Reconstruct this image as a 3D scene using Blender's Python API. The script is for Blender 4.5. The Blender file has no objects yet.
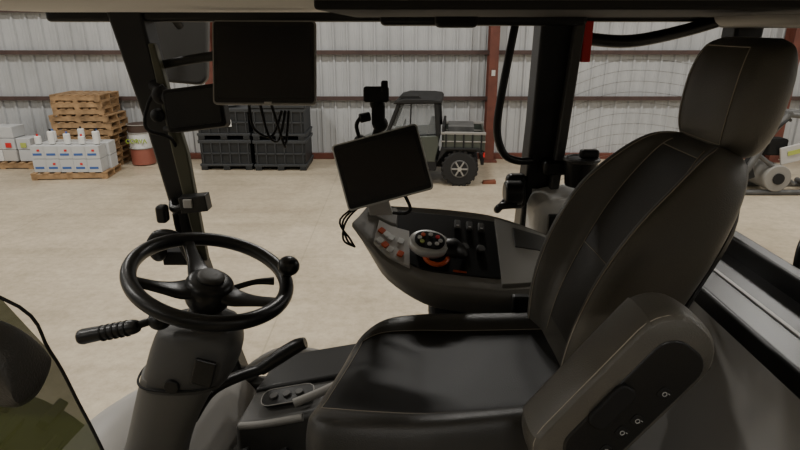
import bpy, bmesh, math, random
from mathutils import Vector, Matrix
random.seed(3)
V=Vector
# ---------------------------------------------------------------- materials
def mat(name,col,rough=.5,metal=0,nz=None,bump=None,coat=0,emit=0,alpha=1,spec=.5):
    m=bpy.data.materials.new(name); m.use_nodes=True
    nt=m.node_tree; b=nt.nodes['Principled BSDF']
    b.inputs['Base Color'].default_value=(*col,1)
    b.inputs['Roughness'].default_value=rough
    b.inputs['Metallic'].default_value=metal
    b.inputs['Coat Weight'].default_value=coat
    b.inputs['Specular IOR Level'].default_value=spec
    b.inputs['Alpha'].default_value=alpha
    if emit:
        b.inputs['Emission Color'].default_value=(*col,1); b.inputs['Emission Strength'].default_value=emit
    tc=nt.nodes.new('ShaderNodeTexCoord')
    if nz:
        n=nt.nodes.new('ShaderNodeTexNoise'); n.inputs['Scale'].default_value=nz[0]; n.inputs['Detail'].default_value=6
        nt.links.new(tc.outputs['Object'],n.inputs['Vector'])
        r=nt.nodes.new('ShaderNodeValToRGB')
        a=nz[1]
        r.color_ramp.elements[0].position=.3; r.color_ramp.elements[1].position=.7
        r.color_ramp.elements[0].color=(*[c*(1-a) for c in col],1)
        r.color_ramp.elements[1].color=(*[min(1,c*(1+a)) for c in col],1)
        nt.links.new(n.outputs['Fac'],r.inputs['Fac']); nt.links.new(r.outputs['Color'],b.inputs['Base Color'])
    if bump:
        n=nt.nodes.new('ShaderNodeTexNoise'); n.inputs['Scale'].default_value=bump[0]; n.inputs['Detail'].default_value=3
        nt.links.new(tc.outputs['Object'],n.inputs['Vector'])
        bp=nt.nodes.new('ShaderNodeBump'); bp.inputs['Strength'].default_value=bump[1]; bp.inputs['Distance'].default_value=.002
        nt.links.new(n.outputs['Fac'],bp.inputs['Height']); nt.links.new(bp.outputs['Normal'],b.inputs['Normal'])
    return m
LEA=mat('leather_grey',(.088,.082,.068),.36,nz=(9,.15),bump=(420,.4),spec=.65)
LEAD=mat('leather_dark',(.012,.012,.0118),.5,nz=(9,.12),bump=(420,.3),spec=.4)
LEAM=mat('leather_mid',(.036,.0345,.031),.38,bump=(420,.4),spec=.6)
STI=mat('stitch',(.36,.32,.26),.7)
BLK=mat('black_plastic',(.011,.011,.011),.34,bump=(300,.15),spec=.45)
BLKM=mat('black_matte',(.012,.012,.012),.65,spec=.3)
RUB=mat('rubber',(.016,.016,.016),.6,spec=.3)
GRY=mat('grey_plastic',(.20,.190,.170),.48,bump=(350,.2))
GRYD=mat('grey_plastic_dark',(.062,.060,.056),.5,bump=(350,.2))
GRYM=mat('grey_plastic_mid',(.24,.230,.21),.5)
GRYL=mat('grey_plastic_light',(.48,.465,.44),.5)
LIN=mat('headliner',(.74,.72,.68),.9,bump=(500,.3))
SCR=mat('screen',(.010,.010,.012),.16,spec=.5)
SIL=mat('silver_trim',(.6,.6,.58),.35,.3)
WHT=mat('white',(.68,.68,.66),.5)
ICO=mat('icon_print',(.45,.45,.44),.6)
ORG=mat('orange',(.62,.10,.025),.4)
RED=mat('red',(.6,.02,.02),.4)
CHR=mat('steel',(.5,.5,.5),.3,.9)
MATF=mat('floor_mat',(.07,.068,.062),.85,nz=(40,.25))
OLI=mat('olive_pane',(.060,.080,.012),.2,alpha=.88,nz=(4,.4))  # olive reflection in the door glass, given as the pane's own colour
WIR=mat('heater_wire',(.24,.21,.19),.5)
def concrete():
    m=mat('concrete_floor',(.5,.45,.37),.4)
    nt=m.node_tree;b=nt.nodes['Principled BSDF'];tc=nt.nodes.new('ShaderNodeTexCoord')
    n1=nt.nodes.new('ShaderNodeTexNoise');n1.inputs['Scale'].default_value=.5;n1.inputs['Detail'].default_value=12;n1.inputs['Roughness'].default_value=.7
    n2=nt.nodes.new('ShaderNodeTexNoise');n2.inputs['Scale'].default_value=9;n2.inputs['Detail'].default_value=12;n2.inputs['Roughness'].default_value=.8
    for n in (n1,n2): nt.links.new(tc.outputs['Object'],n.inputs['Vector'])
    r=nt.nodes.new('ShaderNodeValToRGB');e=r.color_ramp.elements
    e[0].position=.33;e[0].color=(.40,.335,.24,1);e[1].position=.67;e[1].color=(.62,.535,.40,1)
    nt.links.new(n1.outputs['Fac'],r.inputs['Fac'])
    mx=nt.nodes.new('ShaderNodeMixRGB');mx.blend_type='MULTIPLY';mx.inputs['Fac'].default_value=.6
    r2=nt.nodes.new('ShaderNodeValToRGB');r2.color_ramp.elements[0].position=.38;r2.color_ramp.elements[0].color=(.62,.6,.56,1);r2.color_ramp.elements[1].position=.58;r2.color_ramp.elements[1].color=(1,1,1,1)
    nt.links.new(n2.outputs['Fac'],r2.inputs['Fac'])
    nt.links.new(r.outputs['Color'],mx.inputs['Color1']);nt.links.new(r2.outputs['Color'],mx.inputs['Color2'])
    last=mx.outputs['Color']
    mp=nt.nodes.new('ShaderNodeMapping');mp.inputs['Scale'].default_value=(.12,2.2,1);mp.inputs['Rotation'].default_value=(0,0,.25)
    n3=nt.nodes.new('ShaderNodeTexNoise');n3.inputs['Scale'].default_value=1.6;n3.inputs['Detail'].default_value=8
    nt.links.new(tc.outputs['Object'],mp.inputs['Vector']);nt.links.new(mp.outputs['Vector'],n3.inputs['Vector'])
    r3=nt.nodes.new('ShaderNodeValToRGB');r3.color_ramp.elements[0].position=.32;r3.color_ramp.elements[0].color=(.8,.79,.77,1);r3.color_ramp.elements[1].position=.5;r3.color_ramp.elements[1].color=(1,1,1,1)
    nt.links.new(n3.outputs['Fac'],r3.inputs['Fac'])
    m3=nt.nodes.new('ShaderNodeMixRGB');m3.blend_type='MULTIPLY';m3.inputs['Fac'].default_value=.6
    nt.links.new(last,m3.inputs['Color1']);nt.links.new(r3.outputs['Color'],m3.inputs['Color2']);last=m3.outputs['Color']
    sx=nt.nodes.new('ShaderNodeSeparateXYZ');nt.links.new(tc.outputs['Object'],sx.inputs[0])
    for ax,off in((0,1.3),(1,1.9)):
        a=nt.nodes.new('ShaderNodeMath');a.operation='ADD';a.inputs[1].default_value=off+90;nt.links.new(sx.outputs[ax],a.inputs[0])
        md=nt.nodes.new('ShaderNodeMath');md.operation='MODULO';md.inputs[1].default_value=4.5;nt.links.new(a.outputs[0],md.inputs[0])
        lt=nt.nodes.new('ShaderNodeMath');lt.operation='LESS_THAN';lt.inputs[1].default_value=.018;nt.links.new(md.outputs[0],lt.inputs[0])
        ml=nt.nodes.new('ShaderNodeMath');ml.operation='MULTIPLY';ml.inputs[1].default_value=.3;nt.links.new(lt.outputs[0],ml.inputs[0])
        m2=nt.nodes.new('ShaderNodeMixRGB');m2.inputs['Color2'].default_value=(.2,.17,.12,1)
        nt.links.new(ml.outputs[0],m2.inputs['Fac']);nt.links.new(last,m2.inputs['Color1']);last=m2.outputs['Color']
    nt.links.new(last,b.inputs['Base Color'])
    return m
CON=concrete()
WALL=mat('white_steel_panel',(.46,.47,.475),.4,.15,nz=(1.2,.1))
WALLD=mat('grey_steel_panel',(.2,.2,.2),.6)
RBR=mat('red_oxide_steel',(.12,.035,.022),.6,nz=(5,.2))
GIRT=mat('girt_steel',(.06,.035,.03),.6,nz=(5,.2))
WOOD=mat('pallet_wood',(.32,.20,.10),.8,nz=(6,.4))
CEI=mat('ceiling_insulation',(.4,.4,.4),.9)
BIN=mat('bin_black',(.010,.012,.014),.5)
BINL=mat('bin_edge',(.028,.031,.034),.5)
UTVG=mat('utv_grey_green',(.060,.070,.058),.35,.2,coat=.3)
GLS=mat('dark_glass',(.25,.27,.28),.08,alpha=.3)
BLU=mat('blue_label',(.05,.12,.35),.5)
YEL=mat('yellow_green',(.40,.45,.10),.5)
MACH=mat('machine_grey',(.10,.10,.097),.5,.3,nz=(5,.3))
# ---------------------------------------------------------------- geometry helpers
def root(name,loc=(0,0,0)):
    o=bpy.data.objects.new(name,None); o.empty_display_size=.1; o.location=loc
    bpy.context.scene.collection.objects.link(o); return o
def link(o,par):
    bpy.context.scene.collection.objects.link(o)
    if par is not None:
        o.parent=par; o.matrix_parent_inverse=Matrix.Translation(-V(par.location))
    return o
def M(name,vs,fs,m,par=None,smooth=True,bev=0,seg=3,sub=0,mx=None,ang=35,mi=None):
    me=bpy.data.meshes.new(name)
    if mx is not None: vs=[mx@V(v) for v in vs]
    me.from_pydata([tuple(v) for v in vs],[],fs); 
    ms=m if isinstance(m,(list,tuple)) else [m]
    for x in ms: me.materials.append(x)
    if mi: 
        for p,i in zip(me.polygons,mi): p.material_index=i
    bm=bmesh.new();bm.from_mesh(me);bmesh.ops.recalc_face_normals(bm,faces=bm.faces);bm.to_mesh(me);bm.free()
    if smooth:
        me.shade_smooth()
        if not sub: me.set_sharp_from_angle(angle=math.radians(ang))
    o=bpy.data.objects.new(name,me); link(o,par)
    if bev:
        b=o.modifiers.new('bevel','BEVEL'); b.width=bev;b.segments=seg;b.limit_method='ANGLE';b.angle_limit=math.radians(30);b.harden_normals=True
    return o
def box(name,c,s,m,par=None,bev=.004,mx=None,rz=0,ry=0,rx=0):
    x,y,z=[a/2 for a in s]
    vs=[V((i,j,k)) for i in(-x,x) for j in(-y,y) for k in(-z,z)]
    R=Matrix.Rotation(rz,3,'Z')@Matrix.Rotation(ry,3,'Y')@Matrix.Rotation(rx,3,'X')
    vs=[R@v+V(c) for v in vs]
    fs=[(0,1,3,2),(4,6,7,5),(0,4,5,1),(2,3,7,6),(0,2,6,4),(1,5,7,3)]
    return M(name,vs,fs,m,par,bev=min(bev,min(s)*.45),mx=mx)
def crom(P,n,closed=False):
    out=[];N=len(P)
    segs=N if closed else N-1
    for i in range(segs):
        if closed: a,b,c,d=P[(i-1)%N],P[i],P[(i+1)%N],P[(i+2)%N]
        else: a,b,c,d=P[max(i-1,0)],P[i],P[i+1],P[min(i+2,N-1)]
        for k in range(n):
            t=k/n
            out.append(.5*((2*b)+(c-a)*t+(2*a-5*b+4*c-d)*t*t+(3*b-a-3*c+d)*t**3))
    if not closed: out.append(P[-1].copy())
    return out
def tube(name,pts,r,m,par=None,closed=False,n=6,seg=14,mx=None,flat=1):
    P=[V(p) for p in pts]
    if n>1 and len(P)>2: 
        Q=crom(P,n,closed)
    else: Q=P
    N=len(Q)
    def rad(i):
        if isinstance(r,(list,tuple)):
            t=i/(N-1)*(len(r)-1);k=min(int(t),len(r)-2);f=t-k;return r[k]*(1-f)+r[k+1]*f
        return r
    vs=[];up=None
    for i,p in enumerate(Q):
        if closed: T=(Q[(i+1)%N]-Q[i-1]).normalized()
        else: T=(Q[min(i+1,N-1)]-Q[max(i-1,0)]).normalized()
        if up is None:
            up=V((0,0,1)) if abs(T.z)<.9 else V((1,0,0))
        up=(up-T*up.dot(T)).normalized(); sd=T.cross(up)
        for k in range(seg):
            a=2*math.pi*k/seg
            vs.append(p+up*math.cos(a)*rad(i)*flat+sd*math.sin(a)*rad(i))
    fs=[]
    for i in range(N if closed else N-1):
        for k in range(seg):
            a=i*seg+k;b=i*seg+(k+1)%seg;j=((i+1)%N)*seg
            fs.append((a,b,j+(k+1)%seg,j+k))
    if not closed:
        fs.append(tuple(range(seg)));fs.append(tuple((N-1)*seg+k for k in range(seg)))
    return M(name,vs,fs,m,par,mx=mx,ang=50)
def cyl(name,p1,p2,r,m,par=None,r2=None,seg=28,bev=.0,mx=None):
    p1=V(p1);p2=V(p2);r2=r if r2 is None else r2
    T=(p2-p1).normalized();up=V((0,0,1)) if abs(T.z)<.9 else V((1,0,0));up=(up-T*up.dot(T)).normalized();sd=T.cross(up)
    vs=[]
    for p,q in((p1,r),(p2,r2)):
        for k in range(seg):
            a=2*math.pi*k/seg;vs.append(p+up*math.cos(a)*q+sd*math.sin(a)*q)
    fs=[(k,(k+1)%seg,seg+(k+1)%seg,seg+k) for k in range(seg)]+[tuple(range(seg)),tuple(range(seg,2*seg))]
    return M(name,vs,fs,m,par,bev=bev,mx=mx)
def ball(name,c,r,m,par=None,sc=(1,1,1),mx=None):
    vs=[];fs=[];A=16;B=24
    for i in range(A+1):
        t=math.pi*i/A
        for j in range(B):
            p=2*math.pi*j/B
            vs.append(V(c)+V((r*sc[0]*math.sin(t)*math.cos(p),r*sc[1]*math.sin(t)*math.sin(p),r*sc[2]*math.cos(t))))
    for i in range(A):
        for j in range(B):
            fs.append((i*B+j,i*B+(j+1)%B,(i+1)*B+(j+1)%B,(i+1)*B+j))
    return M(name,vs,fs,m,par,mx=mx,ang=80)
def loft(name,rings,m,par=None,nu=4,nv=4,mcol=None,mx=None,ang=60):
    R=[crom([V(p) for p in r],nu,True) for r in rings]
    K=len(R[0])
    cols=[crom([r[k] for r in R],nv) if nv>1 else [r[k] for r in R] for k in range(K)]
    L=len(cols[0])
    vs=[cols[k][i] for i in range(L) for k in range(K)]
    fs=[];mi=[]
    for i in range(L-1):
        for k in range(K):
            fs.append((i*K+k,i*K+(k+1)%K,(i+1)*K+(k+1)%K,(i+1)*K+k)); mi.append(mcol((k+.5)/nu,i/(L-1)) if mcol else 0)
    fs.append(tuple(range(K)));mi.append(0)
    fs.append(tuple((L-1)*K+k for k in range(K)));mi.append(0)
    M(name,vs,fs,m,par,mx=mx,ang=ang,mi=mi)
    return cols
def rr(w,h,r,n=6,cx=0,cy=0):
    P=[]
    for sx,sy,a0 in((1,1,0),(-1,1,90),(-1,-1,180),(1,-1,270)):
        for k in range(n+1):
            a=math.radians(a0+90*k/n)
            P.append((cx+sx*(w/2-r)+r*math.cos(a),cy+sy*(h/2-r)+r*math.sin(a)))
    return P
def extr(name,P,z0,z1,m,par=None,mx=None,bev=0,seg=3):
    n=len(P)
    vs=[(x,y,z0) for x,y in P]+[(x,y,z1) for x,y in P]
    fs=[tuple(range(n)),tuple(range(n,2*n))]+[(k,(k+1)%n,n+(k+1)%n,n+k) for k in range(n)]
    return M(name,vs,fs,m,par,mx=mx,bev=bev,seg=seg)
def frame(o,x,y):
    x=V(x).normalized();y=V(y);y=(y-x*y.dot(x)).normalized();z=x.cross(y)
    return Matrix(((x.x,y.x,z.x,o[0]),(x.y,y.y,z.y,o[1]),(x.z,y.z,z.z,o[2]),(0,0,0,1)))
def text(name,s,size,m,par,mx,ext=.001):
    c=bpy.data.curves.new(name,'FONT');c.body=s;c.size=size;c.align_x='CENTER';c.align_y='CENTER';c.extrude=ext
    c.materials.append(m);o=bpy.data.objects.new(name,c);o.matrix_world=mx
    bpy.context.scene.collection.objects.link(o)
    if par is not None:
        o.parent=par;o.matrix_parent_inverse=Matrix.Translation(-V(par.location))
    return o
# ================================================================ WAREHOUSE
XW=17;YF=13.2;YB=-9;H=8
M('floor',[(-XW,YB,0),(XW,YB,0),(XW,YF,0),(-XW,YF,0),(-XW,YB,-.2),(XW,YB,-.2),(XW,YF,-.2),(-XW,YF,-.2)],[(0,1,2,3),(4,5,6,7),(0,1,5,4),(1,2,6,5),(2,3,7,6),(3,0,4,7)],CON,smooth=False)
M('ceiling',[(-XW,YB,H),(XW,YB,H),(XW,YF,H),(-XW,YF,H)],[(0,1,2,3)],CEI,smooth=False)
def corr(name,p0,p1,nrm,pitch=.3,m=WALL):
    p0=V(p0);p1=V(p1);d=(p1-p0);L=d.length;d.normalize();nrm=V(nrm);n=int(L/pitch)
    prof=[]
    for i in range(n):
        s=i*pitch
        for ds,h in((0,0),(.10,0),(.12,.012),(.14,.012),(.16,0),(.215,0),(.235,.045),(.265,.045),(.285,0)):
            prof.append(p0+d*(s+ds)+nrm*h)
    prof.append(p1)
    k=len(prof);vs=[p for p in prof]+[p+V((0,0,H)) for p in prof]
    fs=[(i,i+1,k+i+1,k+i) for i in range(k-1)]
    return M(name,vs,fs,m,smooth=False)
corr('wall_far',(-XW,YF,0),(XW,YF,0),(0,-1,0))
corr('wall_left',(-XW,YB,0),(-XW,YF,0),(1,0,0),.6)
corr('wall_right',(XW,YB,0),(XW,YF,0),(-1,0,0),.6)
corr('wall_back',(-XW,YB,0),(XW,YB,0),(0,1,0),.6,WALLD)
g=root('wall_girts',(0,13,1))
for i,z in enumerate((1.36,2.34,3.2,4.6)):
    box('girt_%d'%i,(0,YF-.09,z),(2*XW,.1,.05),GIRT,g,bev=.003)
    box('girt_lip_%d'%i,(0,YF-.14,z+.02),(2*XW,.012,.09),GIRT,g,bev=.002)
box('base_channel',(0,YF-.07,.07),(2*XW,.1,.13),RBR,g)
for i,x in enumerate((-10.2,-4.1,2.0,8.4)):
    c=root('steel_column' if i==0 else 'steel_column.%03d'%i,(x,12.9,0))
    box('web',(x,12.93,4),(.02,.3,8),RBR,c,bev=0)
    box('flange_front',(x,12.77,4),(.2,.02,8),RBR,c,bev=0)
    box('flange_back',(x,13.09,4),(.2,.02,8),RBR,c,bev=0)
    box('foot_plate',(x,12.92,.02),(.34,.42,.04),RBR,c,bev=0)
    if i==2: box('tag',(x,12.75,1.95),(.08,.01,.12),GRYL,c,bev=0)
k=0
for x in(-12,-6,0,6,12):
    for y in(-5,1.5,8.5):
        f=root('high_bay_lamp' if k==0 else 'high_bay_lamp.%03d'%k,(x,y,7.5)); k+=1
        box('housing',(x,y,7.52),(1.3,.42,.08),WHT,f)
        cyl('rod_a',(x-.4,y,7.55),(x-.4,y,8),.01,CHR,f,seg=8);cyl('rod_b',(x+.4,y,7.55),(x+.4,y,8),.01,CHR,f,seg=8)
        l=bpy.data.lights.new('lamp_light','AREA');l.shape='RECTANGLE';l.size=1.2;l.size_y=.36;l.energy={-5:100,1.5:200,8.5:265}[y];l.color=(1,.965,.905)
        o=bpy.data.objects.new('lamp_light',l);o.location=(x,y,7.46);link(o,f)
# ---- pallets
def pallet(name,x,y,z,w=1.2,d=1.0,par=None,rz=0):
    mx=Matrix.Translation((x,y,z))@Matrix.Rotation(rz,4,'Z')
    vs=[];fs=[]
    def bx(c,s):
        b=len(vs)
        for i in(-.5,.5):
            for j in(-.5,.5):
                for q in(-.5,.5): vs.append((c[0]+i*s[0],c[1]+j*s[1],c[2]+q*s[2]))
        for f in[(0,1,3,2),(4,6,7,5),(0,4,5,1),(2,3,7,6),(0,2,6,4),(1,5,7,3)]: fs.append(tuple(b+a for a in f))
    for i in range(7): bx((-w/2+.05+i*(w-.1)/6,0,.128),(.1,d,.022))
    for i in range(3): bx((-w/2+.06+i*(w-.12)/2,0,.011),(.1,d,.022))
    for j in range(3): bx((0,-d/2+.03+j*(d-.06)/2,.07),(w,.045,.095))
    return M(name,vs,fs,WOOD,par,smooth=False,mx=mx)
s=root('pallet_stack',(-6.7,12.55,0))
for i in range(11): pallet('pallet_%d'%i,-6.73+random.uniform(-.05,.05),12.55,i*.142,1.25 if i<8 else 1.05,.82,s,random.uniform(-.05,.05))
s=root('jug_carton_pallet',(-6.4,11.55,0))
CW=mat('carton_white',(.50,.51,.51),.6)
pallet('pallet',-6.63,11.6,0,1.45,.8,s,.1)
for i in range(5):
    for j in range(2):
        for q in range(2):
            x=-7.17+i*.27+j*.03;y=11.42+j*.36;z=.14+q*.27
            box('carton_%d%d%d'%(i,j,q),(x,y,z+.13),(.26,.34,.26),CW,s,bev=.006,rz=.08)
            if j==0:
                box('band_%d%d'%(i,q),(x,y-.172,z+.09),(.17,.004,.045),BLU,s,bev=0,rz=.08)
                if (i+q)%2: box('spot_%d%d'%(i,q),(x+.03,y-.173,z+.17),(.05,.004,.04),RED,s,bev=0,rz=.08)
for i in range(9):
    x=-7.2+i*.145+random.uniform(-.02,.02);y=11.4+.3*(i%2)
    cyl('jug_%d'%i,(x,y,.68),(x,y,.84+.05*(i%3)),.062,WHT,s,bev=.02);cyl('jug_cap_%d'%i,(x,y,.84+.05*(i%3)),(x,y,.88+.05*(i%3)),.02,[RED,BLU,BLKM][i%3],s)
s=root('sack_pallet',(-8.3,12.6,0))
pallet('pallet',-8.5,12.55,0,1.3,.9,s)
for i in range(4):
    for q in range(3):
        if (i,q)!=(3,2): box('carton_%d%d'%(i,q),(-8.98+i*.32,12.4,.27+q*.25),(.3,.4,.24),[CW,WHT,GRYL,CW][(i+q)%4],s,bev=.01,rz=random.uniform(-.1,.1))
    box('label_%d'%i,(-8.98+i*.32,12.185,.5),(.12,.01,.1),[YEL,BLU,RED,YEL][i],s,bev=0)
s=root('oil_drum',(-5.65,12.6,0))
x,y=-5.68,12.6
cyl('shell_base',(x,y,0.02),(x,y,.38),.25,mat('drum_red',(.30,.10,.07),.4),s,bev=.01)
cyl('shell_mid',(x,y,.38),(x,y,.72),.245,WHT,s)
cyl('shell_top',(x,y,.72),(x,y,.9),.25,mat('drum_dark',(.06,.035,.025),.5),s,bev=.01)
for z in(.38,.72,.89):
    tube('hoop_%d'%int(z*100),[(x+.255*math.cos(a*math.pi/8),y+.255*math.sin(a*math.pi/8),z) for a in range(16)],.011,GRYM,s,closed=True,n=2,seg=8)
text('label','CORVA',.135,mat('label_green',(.3,.42,.03),.5),s,Matrix.Translation((x,y-.256,.55))@Matrix.Rotation(math.pi/2,4,'X'),.008)
# ---- bulk bins
def bulk(name,x,y,z,par,w=1.12,d=1.0,h=.64):
    box(name+'_body',(x,y,z+h/2+.06),(w-.06,d-.06,h-.14),BIN,par,bev=.01)
    box(name+'_rim',(x,y,z+h-.03),(w,d,.07),BINL,par,bev=.01)
    box(name+'_base',(x,y,z+.11),(w,d,.05),BINL,par,bev=.01)
    for i in(-1,0,1): box(name+'_foot_%d'%i,(x+i*w*.42,y,z+.045),(.14,d,.09),BIN,par,bev=.01)
    for i in range(6): box(name+'_rib_%d'%i,(x-w/2+.08+i*(w-.16)/5,y-d/2+.015,z+h/2+.04),(.025,.03,h-.2),BINL,par,bev=.004)
    box(name+'_midrail',(x,y-d/2+.015,z+h/2+.04),(w-.06,.03,.03),BINL,par,bev=.004)
s=root('bulk_bin_stack',(-3.65,12.3,0))
for i,z in enumerate((0,.65)): bulk('bin_%d'%i,-3.68,12.5,z,s)
box('card',(-3.6,11.985,1.0),(.22,.01,.14),WHT,s,bev=0)
s=root('bulk_bin_stack.001',(-2.45,12.2,0))
for i,z in enumerate((0,.65)): bulk('bin_%d'%i,-2.52,12.45,z,s)
box('lid',(-2.52,12.45,1.36),(1.16,1.04,.12),BINL,s,bev=.03)
s=root('feed_bag',(-3.75,12.4,1.3))
loft('bag_body',[[ (-3.72+k*.34*math.cos(a*math.pi/5),12.4+k*.26*math.sin(a*math.pi/5),z) for a in range(10)] for k,z in((.8,1.315),(1.05,1.38),(1,1.47),(.85,1.57),(.5,1.64),(.2,1.68))],WHT,s)
# ---- utility vehicle
def utv():
    s=root('utility_vehicle',(.5,11.4,0))
    mx=Matrix.Translation((.58,10.75,0))@Matrix.Rotation(-.1,4,'Z')
    def wheel(n,x,y):
        cyl(n+'_tyre',(x,y,.34),(x,y+.26,.34),.34,RUB,s,bev=.05,mx=mx,seg=36)
        for a in range(20):
            t=a*math.pi/10
            for q,yy in enumerate((.06,.19)):
                tt=t+q*.15
                box(n+'_lug_%d_%d'%(a,q),(x+.335*math.cos(tt),y+yy,.34+.335*math.sin(tt)),(.04,.11,.05),RUB,s,bev=.005,mx=mx,ry=-tt)
        cyl(n+'_rim',(x,y-.012,.34),(x,y+.1,.34),.17,MACH,s,mx=mx,bev=.01)
        cyl(n+'_dish',(x,y-.016,.34),(x,y,.34),.145,BLKM,s,mx=mx)
        for a in range(6):
            t=a*math.pi/3
            box(n+'_spoke_%d'%a,(x+.08*math.cos(t),y-.02,.34+.08*math.sin(t)),(.14,.02,.03),GRYM,s,mx=mx,ry=-t)
        cyl(n+'_hub',(x,y-.04,.34),(x,y,.34),.04,CHR,s,mx=mx)
    for n,x,y in(('wheel_rear_near',.55,0),('wheel_front_near',-1.2,0),('wheel_rear_far',.55,1.2),('wheel_front_far',-1.2,1.2)): wheel(n,x,y)
    def prism(n,P,y0,y1,m,bev=.02):
        k=len(P);vs=[(a,y0,b) for a,b in P]+[(a,y1,b) for a,b in P]
        M(n,vs,[tuple(range(k)),tuple(range(k,2*k))]+[(i,(i+1)%k,k+(i+1)%k,k+i) for i in range(k)],m,s,bev=bev,mx=mx)
    prism('chassis',[(-1.55,.3),(.9,.3),(.9,.45),(-1.55,.45)],.3,1.16,BLKM)
    prism('side_skirt',[(-.85,.28),(.1,.28),(.12,.5),(-.85,.5)],.05,1.4,BLKM)
    prism('hood',[(-1.6,.45),(-.8,.45),(-.8,.88),(-1.2,.82),(-1.55,.68)],.12,1.34,UTVG,.04)
    prism('door_near',[(-.85,.45),(.08,.45),(.14,.75),(.14,.96),(-.82,.90)],.04,.12,UTVG)
    prism('door_far',[(-.85,.45),(.08,.45),(.14,.75),(.14,.96),(-.82,.90)],1.34,1.42,UTVG)
    prism('seat_block',[(-.5,.5),(.05,.5),(.1,1.15),(-.05,1.15),(-.1,.8),(-.5,.8)],.2,1.26,BLKM)
    prism('window_near',[(-.78,.94),(.1,.98),(.08,1.52),(-.60,1.52)],.08,.095,GLS,.0)
    prism('window_back',[(.1,.98),(.12,.98),(.1,1.52),(.08,1.52)],.12,1.34,GLS,.0)
    for y in(.06,1.36):
        tube('pillar_front_%d'%(y*10),[(-.85,y,.92),(-.60,y,1.55)],.04,BLKM,s,mx=mx)
        tube('pillar_rear_%d'%(y*10),[(.13,y,.96),(.09,y,1.55)],.045,BLKM,s,mx=mx)
    tube('window_rail',[(-.40,.05,.96),(-.38,.05,1.54)],.014,BLKM,s,mx=mx)
    tube('steering_ring',[(-.55+.03*math.sin(a),.45+.14*math.cos(a),1.05+.14*math.sin(a)) for a in [i*math.pi/6 for i in range(12)]],.015,BLKM,s,closed=True,n=2,seg=8,mx=mx)
    prism('roof',[(-.72,1.53),(.2,1.55),(.16,1.62),(-.0,1.64),(-.5,1.64),(-.66,1.60)],.0,1.44,BLKM,.03)
    prism('roof_light_bar',[(-.62,1.64),(-.2,1.64),(-.24,1.69),(-.58,1.69)],.05,.2,BLKM,.01)
    prism('bed_floor',[(.2,.66),(1.0,.66),(1.0,.72),(.2,.72)],.04,1.38,BLKM,.01)
    for y in(.04,1.32):
        prism('bed_side_%d'%(y*10),[(.2,.68),(1.0,.68),(1.0,1.0),(.2,1.0)],y,y+.06,UTVG,.01)
        prism('bed_rail_%d'%(y*10),[(.18,.98),(1.02,.98),(1.02,1.03),(.18,1.03)],y-.01,y+.07,GRYM,.01)
        prism('bed_stripe_%d'%(y*10),[(.18,.84),(1.02,.84),(1.02,.865),(.18,.865)],y-.01,y+.07,GRYM,.01)
    for i in range(5): box('bed_rib_%d'%i,(.28+i*.165,.03,.84),(.03,.03,.3),BLKM,s,mx=mx)
    prism('bed_front',[(.2,.72),(.25,.72),(.25,1.14),(.2,1.14)],.04,1.38,BLKM,.01)
    prism('tailgate',[(.97,.68),(1.01,.68),(1.01,1.0),(.97,1.0)],.04,1.38,UTVG,.01)
    prism('fender_rear',[(.12,.45),(.2,.74),(.9,.74),(.98,.6),(.86,.7),(.3,.7)],-.02,.3,BLKM,.01)
    box('tail_lamp',(1.0,.1,.6),(.03,.1,.08),RED,s,mx=mx);box('bumper',(.98,.7,.42),(.06,1.0,.08),BLKM,s,mx=mx)
    box('cargo_box',(.55,.6,.93),(.5,.6,.36),MACH,s,mx=mx,bev=.02)
utv()
s=root('floor_cleat',(1.75,10.9,0))
M('wedge',[(1.60,10.85,0),(1.86,10.85,0),(1.86,10.85,.07),(1.62,10.85,.05),(1.60,10.98,0),(1.86,10.98,0),(1.86,10.98,.07),(1.62,10.98,.05)],[(0,1,2,3),(4,5,6,7),(0,1,5,4),(1,2,6,5),(2,3,7,6),(3,0,4,7)],mat('rust_brown',(.2,.06,.03),.7),s,bev=.008)
# ---- hitch implement at right: angled frame, drum, hoses
s=root('hitch_implement',(7.0,10.4,0))
for y in(10.1,10.7):
    tube('skid_%d'%(y*10),[(5.95,y,.06),(6.2,y,.05),(7.9,y,.05)],.05,MACH,s)
    tube('side_rail_%d'%(y*10),[(6.0,y,.08),(6.25,y,.55),(6.5,y,1.1),(6.75,y,1.45)],.06,MACH,s)
    tube('stay_%d'%(y*10),[(6.35,y,.75),(7.1,y,.2)],.04,MACH,s)
    tube('upper_rail_%d'%(y*10),[(6.75,y,1.45),(7.8,y,1.35)],.05,MACH,s)
    box('lug_plate_%d'%(y*10),(6.2,y,.42),(.26,.04,.3),BLKM,s,bev=.02,ry=-.4)
for x,z in((6.22,.5),(6.45,.98),(6.75,1.45),(7.6,.12)): cyl('cross_bar_%d'%(x*100),(x,10.05,z),(x,10.75,z),.05,MACH,s)
cyl('roller_drum',(6.75,10.02,.32),(6.75,10.78,.32),.24,GRYM,s,bev=.02);cyl('roller_hub',(6.75,9.99,.32),(6.75,10.02,.32),.1,BLKM,s)
box('gearbox',(6.75,10.35,.85),(.36,.3,.3),BLKM,s,bev=.04)
box('guard_panel',(7.0,10.15,.75),(.45,.04,.32),GRYL,s,bev=.03,ry=-.25);box('decal_panel',(7.0,10.12,.78),(.22,.01,.08),YEL,s,bev=0,ry=-.25)
cyl('ram_body',(6.25,10.35,.35),(6.45,10.38,.8),.05,BLKM,s);cyl('ram_rod',(6.45,10.38,.8),(6.65,10.4,1.25),.025,CHR,s)
for i,x in enumerate((6.35,6.6)): tube('hose_%d'%i,[(x,10.4,.8),(x-.15,10.1,1.05),(x+.1,10.05,1.35),(x+.4,10.4,1.3)],.025,RUB,s)
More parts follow.
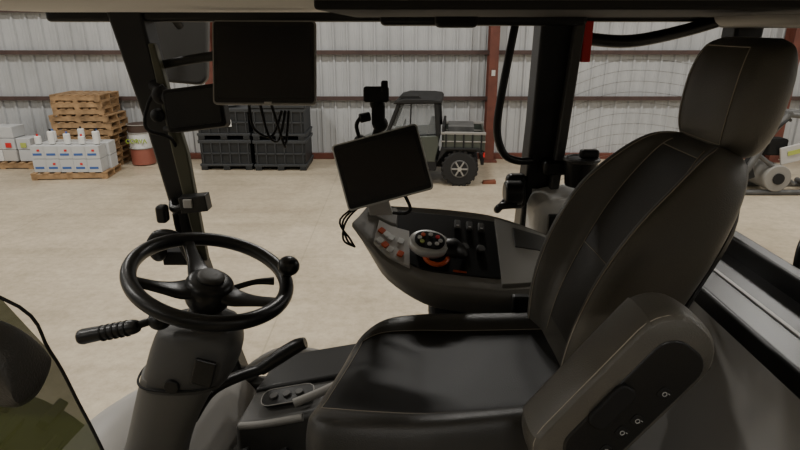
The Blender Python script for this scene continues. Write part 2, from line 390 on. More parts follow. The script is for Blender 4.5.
# ================================================================ TRACTOR CAB
cab=root('tractor_cab',(0,1.2,1.5))
box('cab_floor',(0,1.2,1.47),(2.1,1.5,.06),MATF,cab)
box('roof_liner',(.0,1.12,3.02),(2.2,1.62,.16),LIN,cab,bev=.02)
box('roof_shell',(.0,1.15,3.16),(2.4,1.9,.14),GRYL,cab,bev=.05)
box('roof_rail_far',(0,1.95,2.94),(2.2,.10,.056),BLK,cab,bev=.012)
box('roof_rail_far_lower',(.25,1.86,2.925),(.62,.08,.05),BLK,cab,bev=.015)
box('roof_grip_block',(.16,1.75,2.92),(.12,.08,.05),BLKM,cab,bev=.015)
box('roof_dark_panel',(.42,1.45,2.935),(1.12,.9,.02),BLKM,cab,bev=.006)
def bar4(name,secs,m,bev=.012,par=cab):
    vs=[];n=len(secs)
    for cx,cy,z,wx,wy in secs:
        vs+=[(cx-wx/2,cy-wy/2,z),(cx+wx/2,cy-wy/2,z),(cx+wx/2,cy+wy/2,z),(cx-wx/2,cy+wy/2,z)]
    fs=[(0,1,2,3),tuple(4*(n-1)+k for k in range(4))]
    for i in range(n-1):
        for k in range(4): fs.append((4*i+k,4*i+(k+1)%4,4*i+4+(k+1)%4,4*i+4+k))
    return M(name,vs,fs,m,par,bev=bev)
bar4('pillar_front_right',[(-.85,1.93,2.96,.11,.1),(-.80,1.95,2.6,.085,.09),(-.735,1.95,2.1,.06,.08),(-.66,1.94,1.75,.07,.08),(-.6,1.92,1.48,.1,.1)],BLK)
bar4('pillar_front_right_reflection_strip',[(-.765,1.87,2.85,.02,.03),(-.725,1.89,2.5,.05,.03),(-.69,1.89,2.12,.03,.03)],mat('pillar_olive_reflection',(.075,.075,.045),.4),.006)  # olive reflection along the pillar, put into this strip's colour
bar4('pillar_mid_right',[(.50,1.93,2.98,.13,.12),(.485,1.93,2.6,.115,.11),(.465,1.93,2.2,.11,.11),(.44,1.92,1.9,.12,.12),(.42,1.9,1.48,.14,.12)],BLK)
bar4('pillar_mid_trim',[(.545,1.85,2.95,.03,.04),(.52,1.85,2.55,.03,.04),(.50,1.85,2.3,.03,.04)],GRYD,.006)
box('pillar_red_label',(.568,1.845,2.855),(.028,.02,.12),RED,cab,bev=.003)
bar4('pillar_rear_right',[(1.06,1.88,2.98,.09,.09),(1.04,1.88,2.5,.08,.08),(1.02,1.86,2.1,.1,.1)],BLK)
tube('quarter_frame_top',[(.56,1.9,2.865),(.72,1.9,2.855),(.9,1.9,2.89),(1.05,1.88,2.94)],.022,BLK,cab,flat=.9)
tube('quarter_frame_bottom',[(.5,1.92,2.3),(.75,1.92,2.3),(1.0,1.88,2.28)],.02,BLK,cab)
for i in range(14):
    z=2.80-i*.035
    tube('heater_wire_%d'%i,[(.55,1.955,z-.06),(.7,1.965,z-.01),(.85,1.96,z-.005),(1.02,1.9,z-.03)],.0006,WIR,cab,seg=5)
box('rear_header',(1.03,1.15,2.93),(.12,1.5,.07),GRYD,cab,bev=.02)
tube('rear_visor',[(.93,1.75,2.93),(.92,1.4,2.93),(.95,1.1,2.93)],.035,GRYM,cab,flat=.9)
box('rear_sill',(.94,1.15,2.19),(.22,1.5,.06),BLK,cab,bev=.012)
box('rear_sill_strip',(.925,1.15,2.222),(.012,1.5,.006),GRYL,cab,bev=.002)
box('rear_glass_frame',(1.06,1.15,2.245),(.05,1.45,.07),BLK,cab,bev=.01)
M('rear_inner_panel',[(.85,.45,2.165),(.85,1.88,2.165),(.85,1.88,1.95),(.85,.45,1.95),(.79,1.88,1.75),(.79,.45,1.75),(.74,1.88,1.48),(.74,.45,1.48),
   (1.02,.45,2.165),(1.02,1.88,2.165),(1.02,1.88,1.48),(1.02,.45,1.48)],[(0,1,2,3),(3,2,4,5),(5,4,6,7),(8,9,1,0),(8,11,10,9),(7,6,10,11),(0,3,5,7,11,8),(1,9,10,6,4,2)],GRYL,cab,bev=.02)
FW=mat('fender_console_white',(.82,.81,.78),.5)
loft('fender_console',[[ (x,1.72+a,zb),(x,1.71+a,(zt+zb)/2),(x,1.735+a,zt-.02),(x,1.79,zt),(x,1.88,zt),(x,1.9,(zt+zb)/2),(x,1.89,zb),(x,1.8,zb-.01)] for x,zt,zb,a in((.43,2.33,2.0,.05),(.46,2.37,1.9,.02),(.60,2.385,1.8,.0),(.75,2.37,1.8,0),(.84,2.32,1.8,0),(.87,2.24,1.8,.02))],FW,cab)
box('fender_console_lower',(.63,1.78,1.75),(.5,.3,.54),GRYD,cab,bev=.03)
box('fender_socket_panel',(.50,1.722,2.305),(.07,.02,.075),BLK,cab,bev=.006)
for i in range(2): cyl('fender_button_%d'%i,(.49+i*.025,1.714,2.285),(.49+i*.025,1.702,2.285),.009,CHR,cab)
tube('side_sill',[(-.62,1.92,1.60),(-.45,1.95,1.70),(-.2,1.95,1.66),(.1,1.95,1.6),(.45,1.92,1.58)],.03,GRYM,cab)
box('side_sill_wall',(-.1,1.92,1.55),(1.1,.05,.12),GRYD,cab,bev=.01)
loft('front_footwell_panel',[[ (-1.0+o,y,1.48),(-.98+o,y,1.7+h),(-.88+o,y,1.83+h),(-.74+o,y,1.82+h),(-.66+o,y,1.6),(-.64+o,y,1.48)] for y,o,h in((.9,0,0),(1.1,0,0),(1.4,0,-.0),(1.7,.04,-.08),(1.88,.1,-.16))],GRYL,cab)
pd=root('pedal_set',(-.45,1.55,1.55))
for i,x in enumerate((-.5,-.38)):
    box('pad_%d'%i,(x,1.42,1.64),(.08,.11,.02),BLKM,pd,ry=-.5,bev=.006)
    tube('stem_%d'%i,[(x-.01,1.44,1.63),(x-.05,1.46,1.58),(x-.06,1.47,1.5)],.012,CHR,pd)
ch=root('tractor_chassis',(0,1.2,0))
box('frame_block',(-.5,1.2,1.0),(3.6,.7,.7),MACH,ch,bev=.05)
box('cab_mount',(.0,1.2,1.39),(1.8,1.2,.1),BLKM,ch,bev=.02)
for n,x,y,r,w in(('rear_right',1.25,2.15,.95,.5),('rear_left',1.25,-.25,.95,.5),('front_right',-2.0,2.1,.68,.4),('front_left',-2.0,-.1,.68,.4)):
    cyl('tyre_'+n,(x,y-w/2+.05,r),(x,y+w/2+.05,r),r-.04,RUB,ch,bev=.07,seg=48)
    cyl('rim_'+n,(x,y-w/2+.03,r),(x,y+w/2+.07,r),r*.55,WHT,ch,bev=.02,seg=36)
    cyl('axle_'+n,(x,y,r),(x,1.2,r),.09,MACH,ch)
    for a in range(22):
        t=a*math.pi/11
        for q in(-1,1):
            box('lug_%s_%d_%d'%(n,a,q),(x+(r-.03)*math.cos(t+q*.07),y+.05+q*w*.23,r+(r-.03)*math.sin(t+q*.07)),(.06,w*.42,.05),RUB,ch,bev=.01,ry=-(t+q*.07))
# ---------------------------------------------------------------- door (near front), olive reflections put into the pane colour
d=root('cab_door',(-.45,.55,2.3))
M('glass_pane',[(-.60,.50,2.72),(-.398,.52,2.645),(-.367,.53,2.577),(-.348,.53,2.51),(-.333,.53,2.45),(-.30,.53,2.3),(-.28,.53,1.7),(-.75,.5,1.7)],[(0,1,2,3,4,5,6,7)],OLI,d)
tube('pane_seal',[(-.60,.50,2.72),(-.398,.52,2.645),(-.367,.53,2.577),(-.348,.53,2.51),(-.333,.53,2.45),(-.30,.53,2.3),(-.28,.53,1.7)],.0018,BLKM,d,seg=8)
loft('seat_reflection_pad',[[ (x,.46,z-.05*k),(x+.0,.435,z-.035*k),(x,.43,z+.01*k),(x,.44,z+.038*k),(x,.47,z+.035*k),(x,.49,z),(x,.48,z-.04*k)] for x,z,k in((-.54,2.615,1),(-.43,2.62,1),(-.37,2.615,.95),(-.347,2.605,.75),(-.34,2.595,.35))],LEAM,d)  # seat's reflection in the door glass, modelled as a solid dark block
# ---------------------------------------------------------------- steering column & wheel
sw=root('steering_column',(-.5,1.25,2.1))
C=V((-.446,1.25,2.340))
wm=frame(C,(.9625,0,-.2715),(.027,.994,.096))
R=.178
tube('rim',[(R*math.cos(a*math.pi/12),R*math.sin(a*math.pi/12),0) for a in range(24)],.0175,BLK,sw,closed=True,n=4,seg=18,mx=wm)
for i,a in enumerate((-12,128,212)):
    t=math.radians(a);c,s_=math.cos(t),math.sin(t);px,py=-s_,c
    def P(r,o,z): return (r*c+o*px,r*s_+o*py,z)
    rings=[]
    for r,w,z,h in((.03,.034,-.03,.014),(.07,.028,-.032,.011),(.11,.018,-.022,.009),(.15,.015,-.008,.008),(.173,.018,-.001,.008)):
        rings.append([P(r,-w,z),P(r,-w*.7,z+h),P(r,w*.7,z+h),P(r,w,z),P(r,w*.7,z-h),P(r,-w*.7,z-h)])
    loft('spoke_%d'%i,rings,BLK,sw,mx=wm)
loft('hub',[[ (k*math.cos(a*math.pi/5),k*math.sin(a*math.pi/5),z) for a in range(10)] for k,z in((.035,-.09),(.05,-.07),(.058,-.04),(.056,-.018),(.045,-.006),(.02,-.002))],BLK,sw,mx=wm)
loft('hub_cap',[[ (k*math.cos(a*math.pi/5),k*math.sin(a*math.pi/5),z) for a in range(10)] for k,z in((.03,-.01),(.032,.002),(.026,.008),(.01,.01))],GRYD,sw,mx=wm)
t=math.radians(22)
kx,ky=R*math.cos(t),R*math.sin(t)
cyl('knob_stem',(kx,ky,.005),(kx,ky,.035),.012,BLK,sw,mx=wm);ball('knob',(kx,ky,.042),.027,BLK,sw,sc=(1,1,.9),mx=wm)
def ell(cx,cy,z,a,b,sq=.75):
    out=[]
    for k in range(12):
        t=2*math.pi*k/12;c,s_=math.cos(t),math.sin(t)
        out.append((cx+a*math.copysign(abs(c)**sq,c),cy+b*math.copysign(abs(s_)**sq,s_),z))
    return out
loft('neck',[ell(-.468,1.25,2.27,.03,.035),ell(-.482,1.25,2.23,.045,.045),ell(-.495,1.25,2.17,.055,.055)],BLK,sw)
loft('shroud_top',[ell(-.485,1.25,2.235,.045,.045),ell(-.487,1.25,2.22,.088,.075),ell(-.495,1.25,2.17,.108,.085),ell(-.515,1.25,2.11,.110,.09),ell(-.535,1.25,2.07,.105,.085)],GRYD,sw)
loft('shroud_lower',[ell(-.535,1.25,2.10,.100,.083),ell(-.567,1.25,2.03,.092,.078),ell(-.61,1.25,1.93,.082,.075),ell(-.655,1.25,1.8,.083,.078),ell(-.70,1.25,1.62,.10,.09),ell(-.72,1.25,1.5,.12,.10)],mat('shroud_grey',(.13,.125,.112),.48,bump=(350,.2)),sw)
tube('shroud_seam',[ (p[0],p[1],p[2]) for p in ell(-.535,1.25,2.085,.1095,.0905)],.003,BLKM,sw,closed=True,seg=8)
box('tilt_lever_plate',(-.455,1.155,2.14),(.05,.012,.07),BLK,sw,bev=.005,ry=.3)
cyl('tilt_button',(-.535,1.165,2.1),(-.535,1.152,2.1),.018,BLK,sw,bev=.003)
tube('stalk_rod',[(-.49,1.2,2.26),(-.545,1.17,2.272),(-.60,1.15,2.262)],.009,BLK,sw)
tube('stalk_grip',[(-.585,1.15,2.265),(-.60,1.15,2.262),(-.66,1.15,2.25),(-.715,1.15,2.238),(-.725,1.15,2.236)],[.012,.017,.0165,.018,.012],BLK,sw,n=4)
for i in range(5):
    x=-.61-i*.014
    cyl('stalk_ring_%d'%i,(x,1.15,2.2595-i*.003),(x-.004,1.15,2.2585-i*.003),.0185,BLKM,sw)
ball('stalk_joint',(-.545,1.17,2.27),.026,BLK,sw,sc=(1,1,.9));ball('stalk_joint_cap',(-.527,1.165,2.285),.017,GRYD,sw)
tube('wiper_stalk',[(-.45,1.31,2.27),(-.38,1.36,2.275),(-.33,1.38,2.27)],[.008,.007,.011],BLK,sw)
tube('hand_lever_arm',[(-.56,1.30,1.90),(-.53,1.37,1.935),(-.47,1.4,1.96),(-.38,1.4,1.995)],.016,BLK,sw)
tube('hand_lever_grip',[(-.39,1.4,1.99),(-.33,1.4,2.035),(-.285,1.4,2.065),(-.26,1.4,2.075)],[.018,.021,.02,.015],BLK,sw)
# ---------------------------------------------------------------- floor-side console
fc=root('floor_side_console',(-.25,1.65,1.6))
def wedge(name,top,bot,m,par,bev=.01):
    n=len(top);vs=list(top)+[(a,b,bot) for a,b,c in top]
    M(name,vs,[tuple(range(n)),tuple(range(n,2*n))]+[(k,(k+1)%n,n+(k+1)%n,n+k) for k in range(n)],m,par,bev=bev)
wedge('base',[(-.52,1.5,1.72),(-.10,1.5,1.80),(-.02,1.88,1.82),(-.46,1.88,1.74)],1.50,GRYD,fc,.02)
wedge('black_top',[(-.49,1.66,1.745),(-.1,1.66,1.82),(-.06,1.86,1.825),(-.43,1.86,1.755)],1.70,BLK,fc,.012)
fm=frame((-.36,1.585,1.765),(.98,.02,.18),(0,.98,.1))
extr('switch_panel',rr(.17,.075,.03),0,.012,BLK,fc,mx=fm,bev=.003)
for i in range(3): cyl('switch_%d'%i,(-.045+i*.042,0,.012),(-.045+i*.042,0,.02),.013,GRYD,fc,mx=fm,bev=.002)
tube('switch_panel_rim',[(x,y,.012) for x,y in rr(.172,.077,.03,3)],.0018,GRYM,fc,closed=True,n=1,seg=8,mx=fm)
tube('rail',[(-.33,1.52,1.79),(-.2,1.56,1.83),(-.08,1.66,1.86),(.0,1.75,1.87)],.014,GRYM,fc)
tube('rail_lower',[(-.50,1.50,1.72),(-.42,1.49,1.735),(-.30,1.49,1.76)],.012,GRYM,fc)
# ---------------------------------------------------------------- DRIVER SEAT
st=root('driver_seat',(.3,1.17,1.5)); SY=1.17
def seatring(w,t,b,f):
    L=[(-1.0*w,.1*t),(-1.04*w,.62*t),(-.94*w,t+b*.8),(-.78*w,t+b),(-.6*w,t+.15*b),(-.3*w,t-.05*b),(0,t-.1*b)]
    L=L+[(-a,c) for a,c in reversed(L[:-1])]+[(.7*w,-.12*t),(0,-.2*t),(-.7*w,-.12*t)]
    return [f(a,c) for a,c in L]
BY=1.215
secs=[(.455,2.07,.17,.09,.03),(.468,2.13,.185,.10,.04),(.50,2.24,.20,.105,.055),(.548,2.36,.208,.105,.064),(.597,2.47,.208,.10,.058),(.638,2.56,.188,.088,.038),(.662,2.62,.158,.072,.02),(.673,2.648,.12,.052,.008),(.677,2.66,.065,.03,.0)]
r=math.radians(24);nf=V((-math.cos(r),0,math.sin(r)))
rings=[seatring(w,t,b,lambda a,c,x=x,z=z:V((x,BY+a,z))+nf*c) for x,z,w,t,b in secs]
def mc(j,i): return 1 if 4.3<j<7.7 and .16<i<.74 else 0
cols=loft('backrest',rings,[LEA,LEAM],st,nu=6,nv=6,mcol=mc)
def seam(name,j,i0,i1,off,cols=cols,nd=nf):
    P=[cols[j][i]+nd*off for i in range(i0,i1)]
    tube(name,P,.0012,STI,st,n=1,seg=6)
seam('seam_far',46,6,40,.001);seam('seam_near',26,6,40,.001);seam('seam_far_outer',54,4,44,.001)
seam('seam_near_outer',15,4,44,.001)
tube('seam_cross_top',[cols[j][36]+nf*.001 for j in range(26,47)],.0012,STI,st,n=1,seg=6)
tube('seam_cross_low',[cols[j][18]+nf*.001 for j in range(26,47)],.0012,STI,st,n=1,seg=6)
secs2=[(.47,2.05,.13,.03),(.51,2.2,.15,.03),(.573,2.38,.16,.03),(.635,2.52,.15,.03),(.67,2.6,.10,.02)]
loft('back_shell',[[V((x,BY+a,z))-nf*c for a,c in((-w,0),(-w*.9,t),(-w*.4,t*1.3),(w*.4,t*1.3),(w*.9,t),(w,0),(0,-.02))] for x,z,w,t in secs2],BLK,st)
def cring(x,z,w,t,b):
    return seatring(w,t,b,lambda a,c:V((x+a*.26,SY+a,z+c)))
cs=[(-.165,2.035,.08,.05,.0),(-.158,2.025,.14,.08,.003),(-.138,2.02,.195,.105,.01),(-.09,2.02,.235,.118,.018),(-.0,2.02,.252,.115,.028),(.12,2.02,.255,.11,.035),(.31,2.02,.24,.12,.035),(.39,2.03,.225,.12,.03)]
def mc2(j,i): return 1 if 3.6<j<8.4 and .3<i<1 else 0
ccol=loft('cushion',[cring(*c) for c in cs],[LEAM,LEAD],st,nu=6,nv=6,mcol=mc2)
for nm,j in(('cush_seam_a',22),('cush_seam_b',50)):
    tube(nm,[ccol[j][i]+V((0,0,.001)) for i in range(13,42)],.0009,STI,st,n=1,seg=6)
tube('cush_cross_seam',[ccol[j][13]+V((0,0,.001)) for j in range(22,51)],.0009,STI,st,n=1,seg=6)
box('cushion_pan',(.12,SY,2.0),(.44,.40,.05),BLK,st,bev=.02)
for i in range(6):
    box('bellow_%d'%i,(.14,SY,1.93-i*.055),(.40-(i%2)*.04,.36-(i%2)*.04,.05),RUB,st,bev=.018)
box('seat_base',(.14,SY,1.57),(.46,.42,.14),BLK,st,bev=.02)
box('slide_handle',(-.15,1.02,1.97),(.04,.14,.02),BLK,st,bev=.008)
tube('buckle_stalk',[(.38,1.42,2.0),(.36,1.43,2.08),(.34,1.43,2.14)],.014,BLKM,st);box('buckle',(.33,1.43,2.17),(.05,.03,.07),BLK,st,bev=.008)
box('belt_anchor',(.40,1.44,2.06),(.12,.04,.16),BLK,st,bev=.015)
hs=[(2.645,.07,.02,.675),(2.66,.11,.04,.678),(2.70,.132,.052,.682),(2.765,.138,.056,.690),(2.82,.133,.054,.698),(2.862,.115,.043,.705),(2.878,.08,.024,.71)]
hr=[]
for z,w,t,x in hs:
    hr.append([V((x+a*t,SY+.055+b*w,z)) for a,b in((-1,0),(-.98,.55),(-.7,.92),(.1,1.02),(.8,.85),(1,.4),(1.05,0),(1,-.4),(.8,-.85),(.1,-1.02),(-.7,-.92),(-.98,-.55))])
hcol=loft('headrest',hr,LEA,st,nu=6,nv=6)
for nm,j in(('head_seam_far',8),('head_seam_near',64)):
    tube(nm,[hcol[j][i]+V((-.001,0,0)) for i in range(9,31)],.0011,STI,st,n=1,seg=6)
tube('head_seam_cross',[hcol[j%72][30]+V((-.001,0,0)) for j in range(64,81)],.0011,STI,st,n=1,seg=6)
tube('head_seam_low',[hcol[j%72][9]+V((-.001,0,0)) for j in range(64,81)],.0011,STI,st,n=1,seg=6)
for y in(BY-.06,BY+.06): cyl('headrest_post_%d'%(y*100),(.655,y,2.58),(.68,y,2.68),.008,CHR,st)
am=frame((.345,.80,2.342),(.79,0,-.61),(.61,.03,.79))
base=rr(.142,.35,.066,5)
arr=[]
for k,z in((.80,-.05),(.95,-.045),(1.0,-.02),(1.0,.015),(.96,.035),(.88,.044)):
    arr.append([( x*(1-(1-k)*1.0), y*(1-(1-k)*.45), z) for x,y in base])
loft('seat_reflection_pad',arr,LEA,st,nu=2,nv=4,mx=am)
extr('armrest_panel',rr(.092,.262,.036,cx=.013,cy=.006),.03,.047,BLK,st,mx=am,bev=.005)
tube('armrest_stitch',[(x,y,.036) for x,y in rr(.137,.340,.064,6)],.0009,STI,st,closed=True,n=1,seg=6,mx=am)
extr('armrest_grip_recess',rr(.036,.085,.014,cx=-.018,cy=-.01),.045,.056,BLKM,st,mx=am,bev=.004)
for i,(x,y) in enumerate(((.033,.055),(.034,-.005),(.030,-.035),(.034,-.075))):
    extr('armrest_button_%d'%i,rr(.020,.020,.006,cx=x,cy=y),.046,.0490,BLKM,st,mx=am,bev=.0015)
    tube('armrest_icon_%d'%i,[(x+.0035*math.cos(a),y+.0035*math.sin(a),.0493) for a in [q*math.pi/3 for q in range(6)]],.0007,ICO,st,closed=True,n=2,seg=6,mx=am)
    tube('armrest_icon_b_%d'%i,[(x+.004,y+.004,.0493),(x+.007,y+.004,.0493)],.0007,ICO,st,n=1,seg=6,mx=am)
cyl('armrest_pivot',(.31,.84,2.2),(.34,.98,2.17),.03,BLK,st,bev=.005)
box('recliner_cover',(.42,1.0,2.14),(.14,.03,.2),BLK,st,bev=.012,ry=.3)
# ---------------------------------------------------------------- RIGHT CONTROL CONSOLE
cc=root('control_console',(.15,1.6,2.2))
S=[((-.142,1.62,2.342),(-.10,1.72,2.367),2.325),((-.09,1.565,2.30),(-.06,1.735,2.362),2.25),((-.035,1.52,2.258),(-.02,1.745,2.355),2.18),((.07,1.485,2.215),(.06,1.75,2.347),2.12),((.18,1.48,2.20),(.19,1.75,2.335),2.095),((.30,1.48,2.19),(.31,1.75,2.315),2.08),((.43,1.49,2.20),(.45,1.73,2.27),2.08),((.50,1.53,2.20),(.52,1.70,2.235),2.10)]
rings=[]
for nn,ff,bz in S:
    nn=V(nn);ff=V(ff);dz=nn.z-bz
    rings.append([nn,nn.lerp(ff,.06)+V((0,0,.006)),nn.lerp(ff,.5)+V((0,0,.002)),nn.lerp(ff,.94)+V((0,0,.004)),ff,V((ff.x,ff.y+.005,(ff.z+bz)/2)),V((ff.x,ff.y-.03,bz)),V((nn.x,nn.y+.07,bz)),V((nn.x,nn.y+.025,bz+dz*.35)),V((nn.x,nn.y-.002,nn.z-dz*.25))])
loft('pod_shell',rings,GRY,cc,nu=4,nv=4)
def top(u,v):
    u=max(0,min(u,len(S)-1.001));i=int(u);f=u-i
    a=V(S[i][0]).lerp(V(S[i+1][0]),f);b=V(S[i][1]).lerp(V(S[i+1][1]),f)
    return a.lerp(b,v)
def topm(u,v,h=.006):
    o=top(u,v);x=(top(u+.2,v)-top(u-.2,v)).normalized();y=(top(u,v+.1)-top(u,v-.1))
    m=frame(o,x,y);m.translation=o+(m.to_3x3()@V((0,0,h)));return m
def deck(name,us,v0,v1,h,m):
    vs=[];fs=[];N=len(us)
    for u in us:
        for v,hh in((v0,0),(v0,h),((v0+v1)/2,h),(v1,h),(v1,0)): vs.append(top(u,v)+V((0,-.3,1)).normalized()*hh)
    for i in range(N-1):
        for k in range(4): fs.append((i*5+k,i*5+k+1,i*5+k+6,i*5+k+5))
    fs.append((0,1,2,3,4));fs.append(tuple((N-1)*5+k for k in range(5)))
    M(name,vs,fs,m,cc,bev=.002)
deck('deck_black',[2.2+.25*i for i in range(12)],.14,.93,.009,BLK)
deck('deck_grey',[.35+.2*i for i in range(10)],.66,.95,.012,GRYM)
deck('deck_light',[1.2+.2*i for i in range(8)],.08,.60,.013,GRYL)
deck('deck_rear_cap',[4.9,5.2,5.5,5.8,6.1,6.4,6.8],.03,.93,.020,GRYM)
deck('deck_rear_inlay',[5.3,5.6,5.9,6.2],.55,.85,.024,GRYD)
for i,u in enumerate((1.3,1.6,1.9,2.2)):
    for j,v in enumerate((.19,.39)):
        extr('key_%d%d'%(i,j),rr(.018,.022,.004),0,.005,ORG if (i,j) in((1,0),(3,0),(0,1)) else WHT,cc,mx=topm(u+.1,v,.013),bev=.001)
jm=topm(3.25,.42,.01)
loft('joystick_boot',[[ (k*math.cos(a*math.pi/5),k*math.sin(a*math.pi/5),z) for a in range(10)] for k,z in((.05,0),(.046,.01),(.03,.02),(.02,.035))],BLK,cc,mx=jm)
hm=topm(3.1,.36,.045)
loft('joystick_head',[[ (k*.060*math.cos(a*math.pi/6),k*.048*math.sin(a*math.pi/6),z) for a in range(12)] for k,z in((.5,-.02),(.85,-.012),(1,0),(1,.01),(.9,.018),(.6,.021))],SIL,cc,mx=hm)
extr('joystick_face',rr(.088,.064,.03),.018,.024,BLK,cc,mx=hm,bev=.002)
for i in range(8):
    a=i*math.pi/4
    cyl('joystick_button_%d'%i,(.03*math.cos(a),.019*math.sin(a),.024),(.03*math.cos(a),.019*math.sin(a),.028),.0065,[GRYL,RED,GRYL,ORG,GRYL,YEL,GRYL,GRYL][i],cc,mx=hm,bev=.001)
tube('joystick_collar',[(.035*math.cos(a*math.pi/6)+.025,.038*math.sin(a*math.pi/6)-.024,-.008) for a in range(5,13)],.007,ORG,cc,mx=hm,seg=8)
tube('joystick_palm_rest',[(.04,0,.0),(.075,.005,.0),(.11,.01,-.02)],[.03,.036,.02],BLK,cc,mx=hm,flat=.6)
for i in range(3):
    mm=topm(3.9+i*.3,.78,.01)
    box('rocker_%d'%i,(0,0,.006),(.02,.035,.012),GRYD,cc,mx=mm,bev=.004);box('rocker_mark_%d'%i,(0,-.008,.0125),(.008,.004,.001),SIL,cc,mx=mm,bev=0)
for i in range(2):
    mm=topm(4.05+i*.4,.48,.01);cyl('dial_%d'%i,(0,0,0),(0,0,.012),.013,GRYD,cc,mx=mm,bev=.003)
box('deck_slot',(0,0,.004),(.04,.006,.005),ORG,cc,mx=topm(3.9,.17,.008))
box('pod_support',(.25,1.62,1.9),(.2,.12,.45),BLK,cc,bev=.02);box('pod_support_foot',(.25,1.62,1.6),(.3,.2,.22),BLKM,cc,bev=.02)
box('pod_under_tray',(.30,1.60,2.05),(.42,.16,.06),BLKM,cc,bev=.02)
# ---------------------------------------------------------------- MONITORS
def monitor(name,o,x,y,w,h,rim):
    s=root(name,o);mx=frame(o,x,y)
    extr('back_shell',rr(w*.94,h*.92,.015),-.035,-.012,BLKM,s,mx=mx,bev=.008)
    extr('body',rr(w,h,.01),-.016,0,rim,s,mx=mx,bev=.003)
    extr('bezel',rr(w-.009,h-.009,.008),0,.0015,BLK,s,mx=mx,bev=.0005)
    extr('screen',rr(w-.03,h-.034,.002),.0015,.0022,SCR,s,mx=mx)
    box('mount_plate',(0,0,-.045),(.09,.09,.02),BLKM,s,mx=mx);ball('mount_ball',(0,0,-.07),.02,BLKM,s,mx=mx)
    return s,mx
m1,mm1=monitor('monitor',(-.363,1.60,2.808),(.999,-.01,-.004),(0,.27,.96),.277,.222,GRYM)
tube('mount_arm',[mm1@V((0,0,-.07)),V((-.5,1.75,2.82)),V((-.78,1.93,2.78))],.014,BLKM,m1)
box('sticker',(.01,-.107,.002),(.02,.006,.001),GRYL,m1,bev=0,mx=mm1)
for i in range(3): tube('cable_%d'%i,[mm1@V((-.05+.03*i,-.1,-.03)),V((-.41+.04*i,1.62,2.63-.02*i)),V((-.37+.02*i,1.66,2.60-.01*i)),V((-.34+.01*i,1.68,2.67))],.004,BLKM,m1,seg=8)
m2,mm2=monitor('monitor.001',(-.048,1.55,2.534),(.966,.084,.245),(-.259,.3145,.913),.243,.187,SIL)
tube('bracket_arm',[mm2@V((0,0,-.07)),V((-.07,1.68,2.45)),V((-.06,1.68,2.38))],.014,BLKM,m2)
bar4('bracket_foot',[(-.055,1.63,2.46,.06,.02),(-.065,1.64,2.41,.065,.02),(-.055,1.65,2.365,.07,.02)],GRYL,.003,m2)
tube('cable_loop',[mm2@V((.04,-.09,-.02)),V((.03,1.6,2.40)),V((.015,1.6,2.385)),V((-.02,1.62,2.38))],.005,BLKM,m2,seg=8)
for i in range(3): tube('cable_%d'%i,[V((-.09,1.6,2.43)),V((-.15-.01*i,1.56,2.38)),V((-.16+.01*i,1.53,2.33)),V((-.13,1.55,2.30))],.003,BLKM,m2,seg=8)
b=root('display_box',(-.6,1.7,2.68));bm_=frame((-.60,1.70,2.675),(.985,0,.12),(-.1,.2,.97))
extr('housing',rr(.175,.125,.012),-.05,0,BLKM,b,mx=bm_,bev=.006);extr('face',rr(.155,.1,.006),0,.003,BLK,b,mx=bm_,bev=.001)
tube('arm_upper',[(-.66,1.73,2.68),(-.72,1.8,2.70),(-.79,1.9,2.72)],.018,BLKM,b)
tube('arm_lower',[(-.66,1.73,2.64),(-.70,1.8,2.60),(-.77,1.9,2.58)],.01,BLKM,b)
ball('joint_a',(-.73,1.8,2.70),.028,BLKM,b);ball('joint_b',(-.775,1.86,2.63),.022,BLKM,b)
tube('cable',[(-.72,1.8,2.73),(-.77,1.8,2.68),(-.79,1.8,2.6),(-.74,1.85,2.56),(-.74,1.9,2.5)],.006,BLKM,b,seg=8)
b=root('pillar_switch_box',(-.68,1.85,2.35))
box('body',(-.68,1.84,2.345),(.09,.05,.055),BLK,b,ry=-.1);box('button',(-.695,1.812,2.35),(.03,.01,.03),GRYL,b);tube('clamp',[(-.78,1.9,2.33),(-.76,1.85,2.32),(-.72,1.85,2.33)],.012,BLK,b)
box('latch',(-.79,1.83,2.31),(.035,.04,.06),BLK,b,bev=.01)
tube('strap',[(-.76,1.86,2.3),(-.75,1.86,2.22),(-.70,1.87,2.13),(-.68,1.88,2.05)],.01,BLKM,b)
b=root('front_pillar_lever',(-.75,1.8,2.15))
tube('loop',[(-.83,1.8,2.22),(-.80,1.8,2.25),(-.74,1.8,2.24),(-.71,1.8,2.17),(-.68,1.82,2.08)],.014,BLK,b)
ball('knob',(-.81,1.8,2.19),.03,BLK,b,sc=(1,.8,1.3));box('bracket',(-.76,1.85,2.15),(.1,.05,.05),BLKM,b)
b=root('side_mirror',(-.85,2.25,2.83))
extr('housing',rr(.22,.27,.04),-.05,0,GRYD,b,mx=frame((-.83,2.25,2.83),(.98,.1,-.1),(.1,.1,.99)),bev=.012)
tube('arm',[(-.80,2.22,2.9),(-.82,2.1,2.98),(-.86,1.98,2.95)],.015,BLK,b)
b=root('phone_mount',(-.06,1.75,2.6))
tube('post',[(-.06,1.79,2.37),(-.055,1.77,2.45),(-.075,1.75,2.56),(-.06,1.75,2.62)],.013,BLKM,b)
ball('ball_low',(-.06,1.75,2.62),.024,BLKM,b);ball('ball_top',(-.07,1.75,2.68),.02,BLKM,b)
box('clamp_arm',(-.065,1.75,2.65),(.04,.035,.075),BLKM,b,bev=.01);cyl('clamp_knob',(-.09,1.74,2.645),(-.12,1.73,2.64),.014,BLKM,b,bev=.003)
box('cradle',(-.07,1.735,2.71),(.075,.03,.045),BLKM,b,bev=.008);box('cradle_jaw',(-.045,1.72,2.735),(.02,.03,.03),BLKM,b,bev=.005)
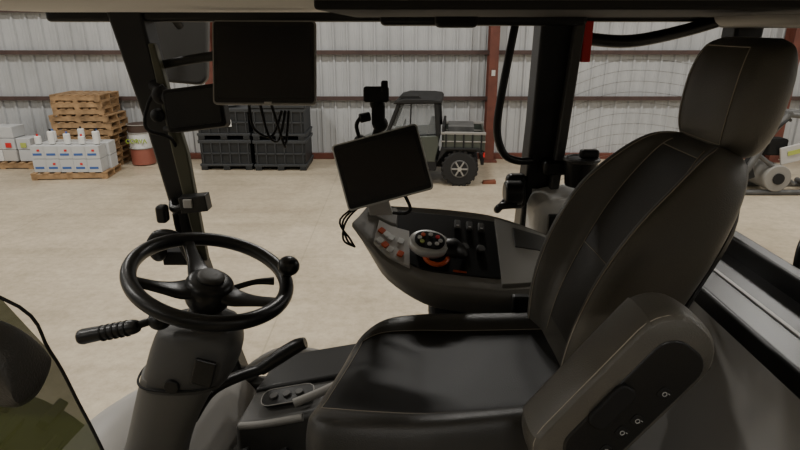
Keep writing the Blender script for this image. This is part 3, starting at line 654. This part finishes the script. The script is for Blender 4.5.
ball('side_ball',(-.12,1.74,2.57),.02,BLKM,b);tube('side_arm',[(-.12,1.74,2.57),(-.07,1.75,2.56)],.013,BLKM,b);tube('side_stub',[(-.12,1.74,2.57),(-.13,1.73,2.62),(-.11,1.73,2.65)],.006,BLKM,b)
b=root('grab_handle',(.35,1.85,2.7))
tube('rail',[(.36,1.86,2.97),(.345,1.85,2.88),(.315,1.84,2.68),(.31,1.84,2.58),(.335,1.84,2.51),(.38,1.85,2.485),(.43,1.87,2.48)],.0125,BLK,b,seg=16)
b=root('cup_holder',(.57,1.8,2.45))
cx_,cz_=.575,2.415
cyl('cup',(cx_,1.80,cz_),(cx_,1.80,cz_+.085),.045,BLK,b,r2=.053,bev=.004);tube('cup_lip',[(cx_+.053*math.cos(a*math.pi/6),1.8+.053*math.sin(a*math.pi/6),cz_+.086) for a in range(12)],.006,GRYD,b,closed=True,seg=8)
cyl('cup_inner',(cx_,1.8,cz_+.085),(cx_,1.8,cz_+.088),.044,BLKM,b);box('arm',(.515,1.85,2.465),(.10,.06,.05),BLK,b,bev=.015);box('clip',(cx_+.02,1.79,cz_+.105),(.06,.03,.03),BLK,b,bev=.01)
b=root('side_lever_unit',(.37,1.8,2.35))
box('mount',(.385,1.86,2.38),(.07,.05,.12),BLK,b,bev=.02);cyl('drum',(.34,1.82,2.385),(.40,1.82,2.385),.04,BLK,b,bev=.01)
tube('lever',[(.35,1.82,2.36),(.32,1.81,2.33),(.33,1.8,2.345),(.38,1.8,2.35)],.012,BLK,b)
box('warning_sticker',(.46,1.868,2.36),(.035,.003,.05),WHT,b,bev=0);box('sticker_pictogram',(.46,1.866,2.365),(.022,.002,.022),BLKM,b,bev=0)
b=root('rear_work_lamp_guard',(1.35,1.7,2.2))
tube('hoop',[(1.12,1.45,2.0),(1.12,1.5,2.28),(1.18,1.55,2.34),(1.3,1.62,2.34),(1.36,1.66,2.26),(1.36,1.66,1.75)],.014,BLK,b)
tube('brace',[(1.12,1.48,2.1),(1.36,1.66,2.1)],.01,BLK,b)
# ================================================================ camera / world
w=bpy.data.worlds.new('hall_ambient');bpy.context.scene.world=w;w.use_nodes=True
w.node_tree.nodes['Background'].inputs[0].default_value=(.8,.85,1,1);w.node_tree.nodes['Background'].inputs[1].default_value=.05
cam=bpy.data.cameras.new('camera');cam.lens=26;cam.sensor_width=36;cam.clip_start=.02;cam.clip_end=100
co=bpy.data.objects.new('camera',cam);co.location=(0,0,2.9);co.rotation_euler=(math.radians(71),0,0)
bpy.context.scene.collection.objects.link(co);bpy.context.scene.camera=co
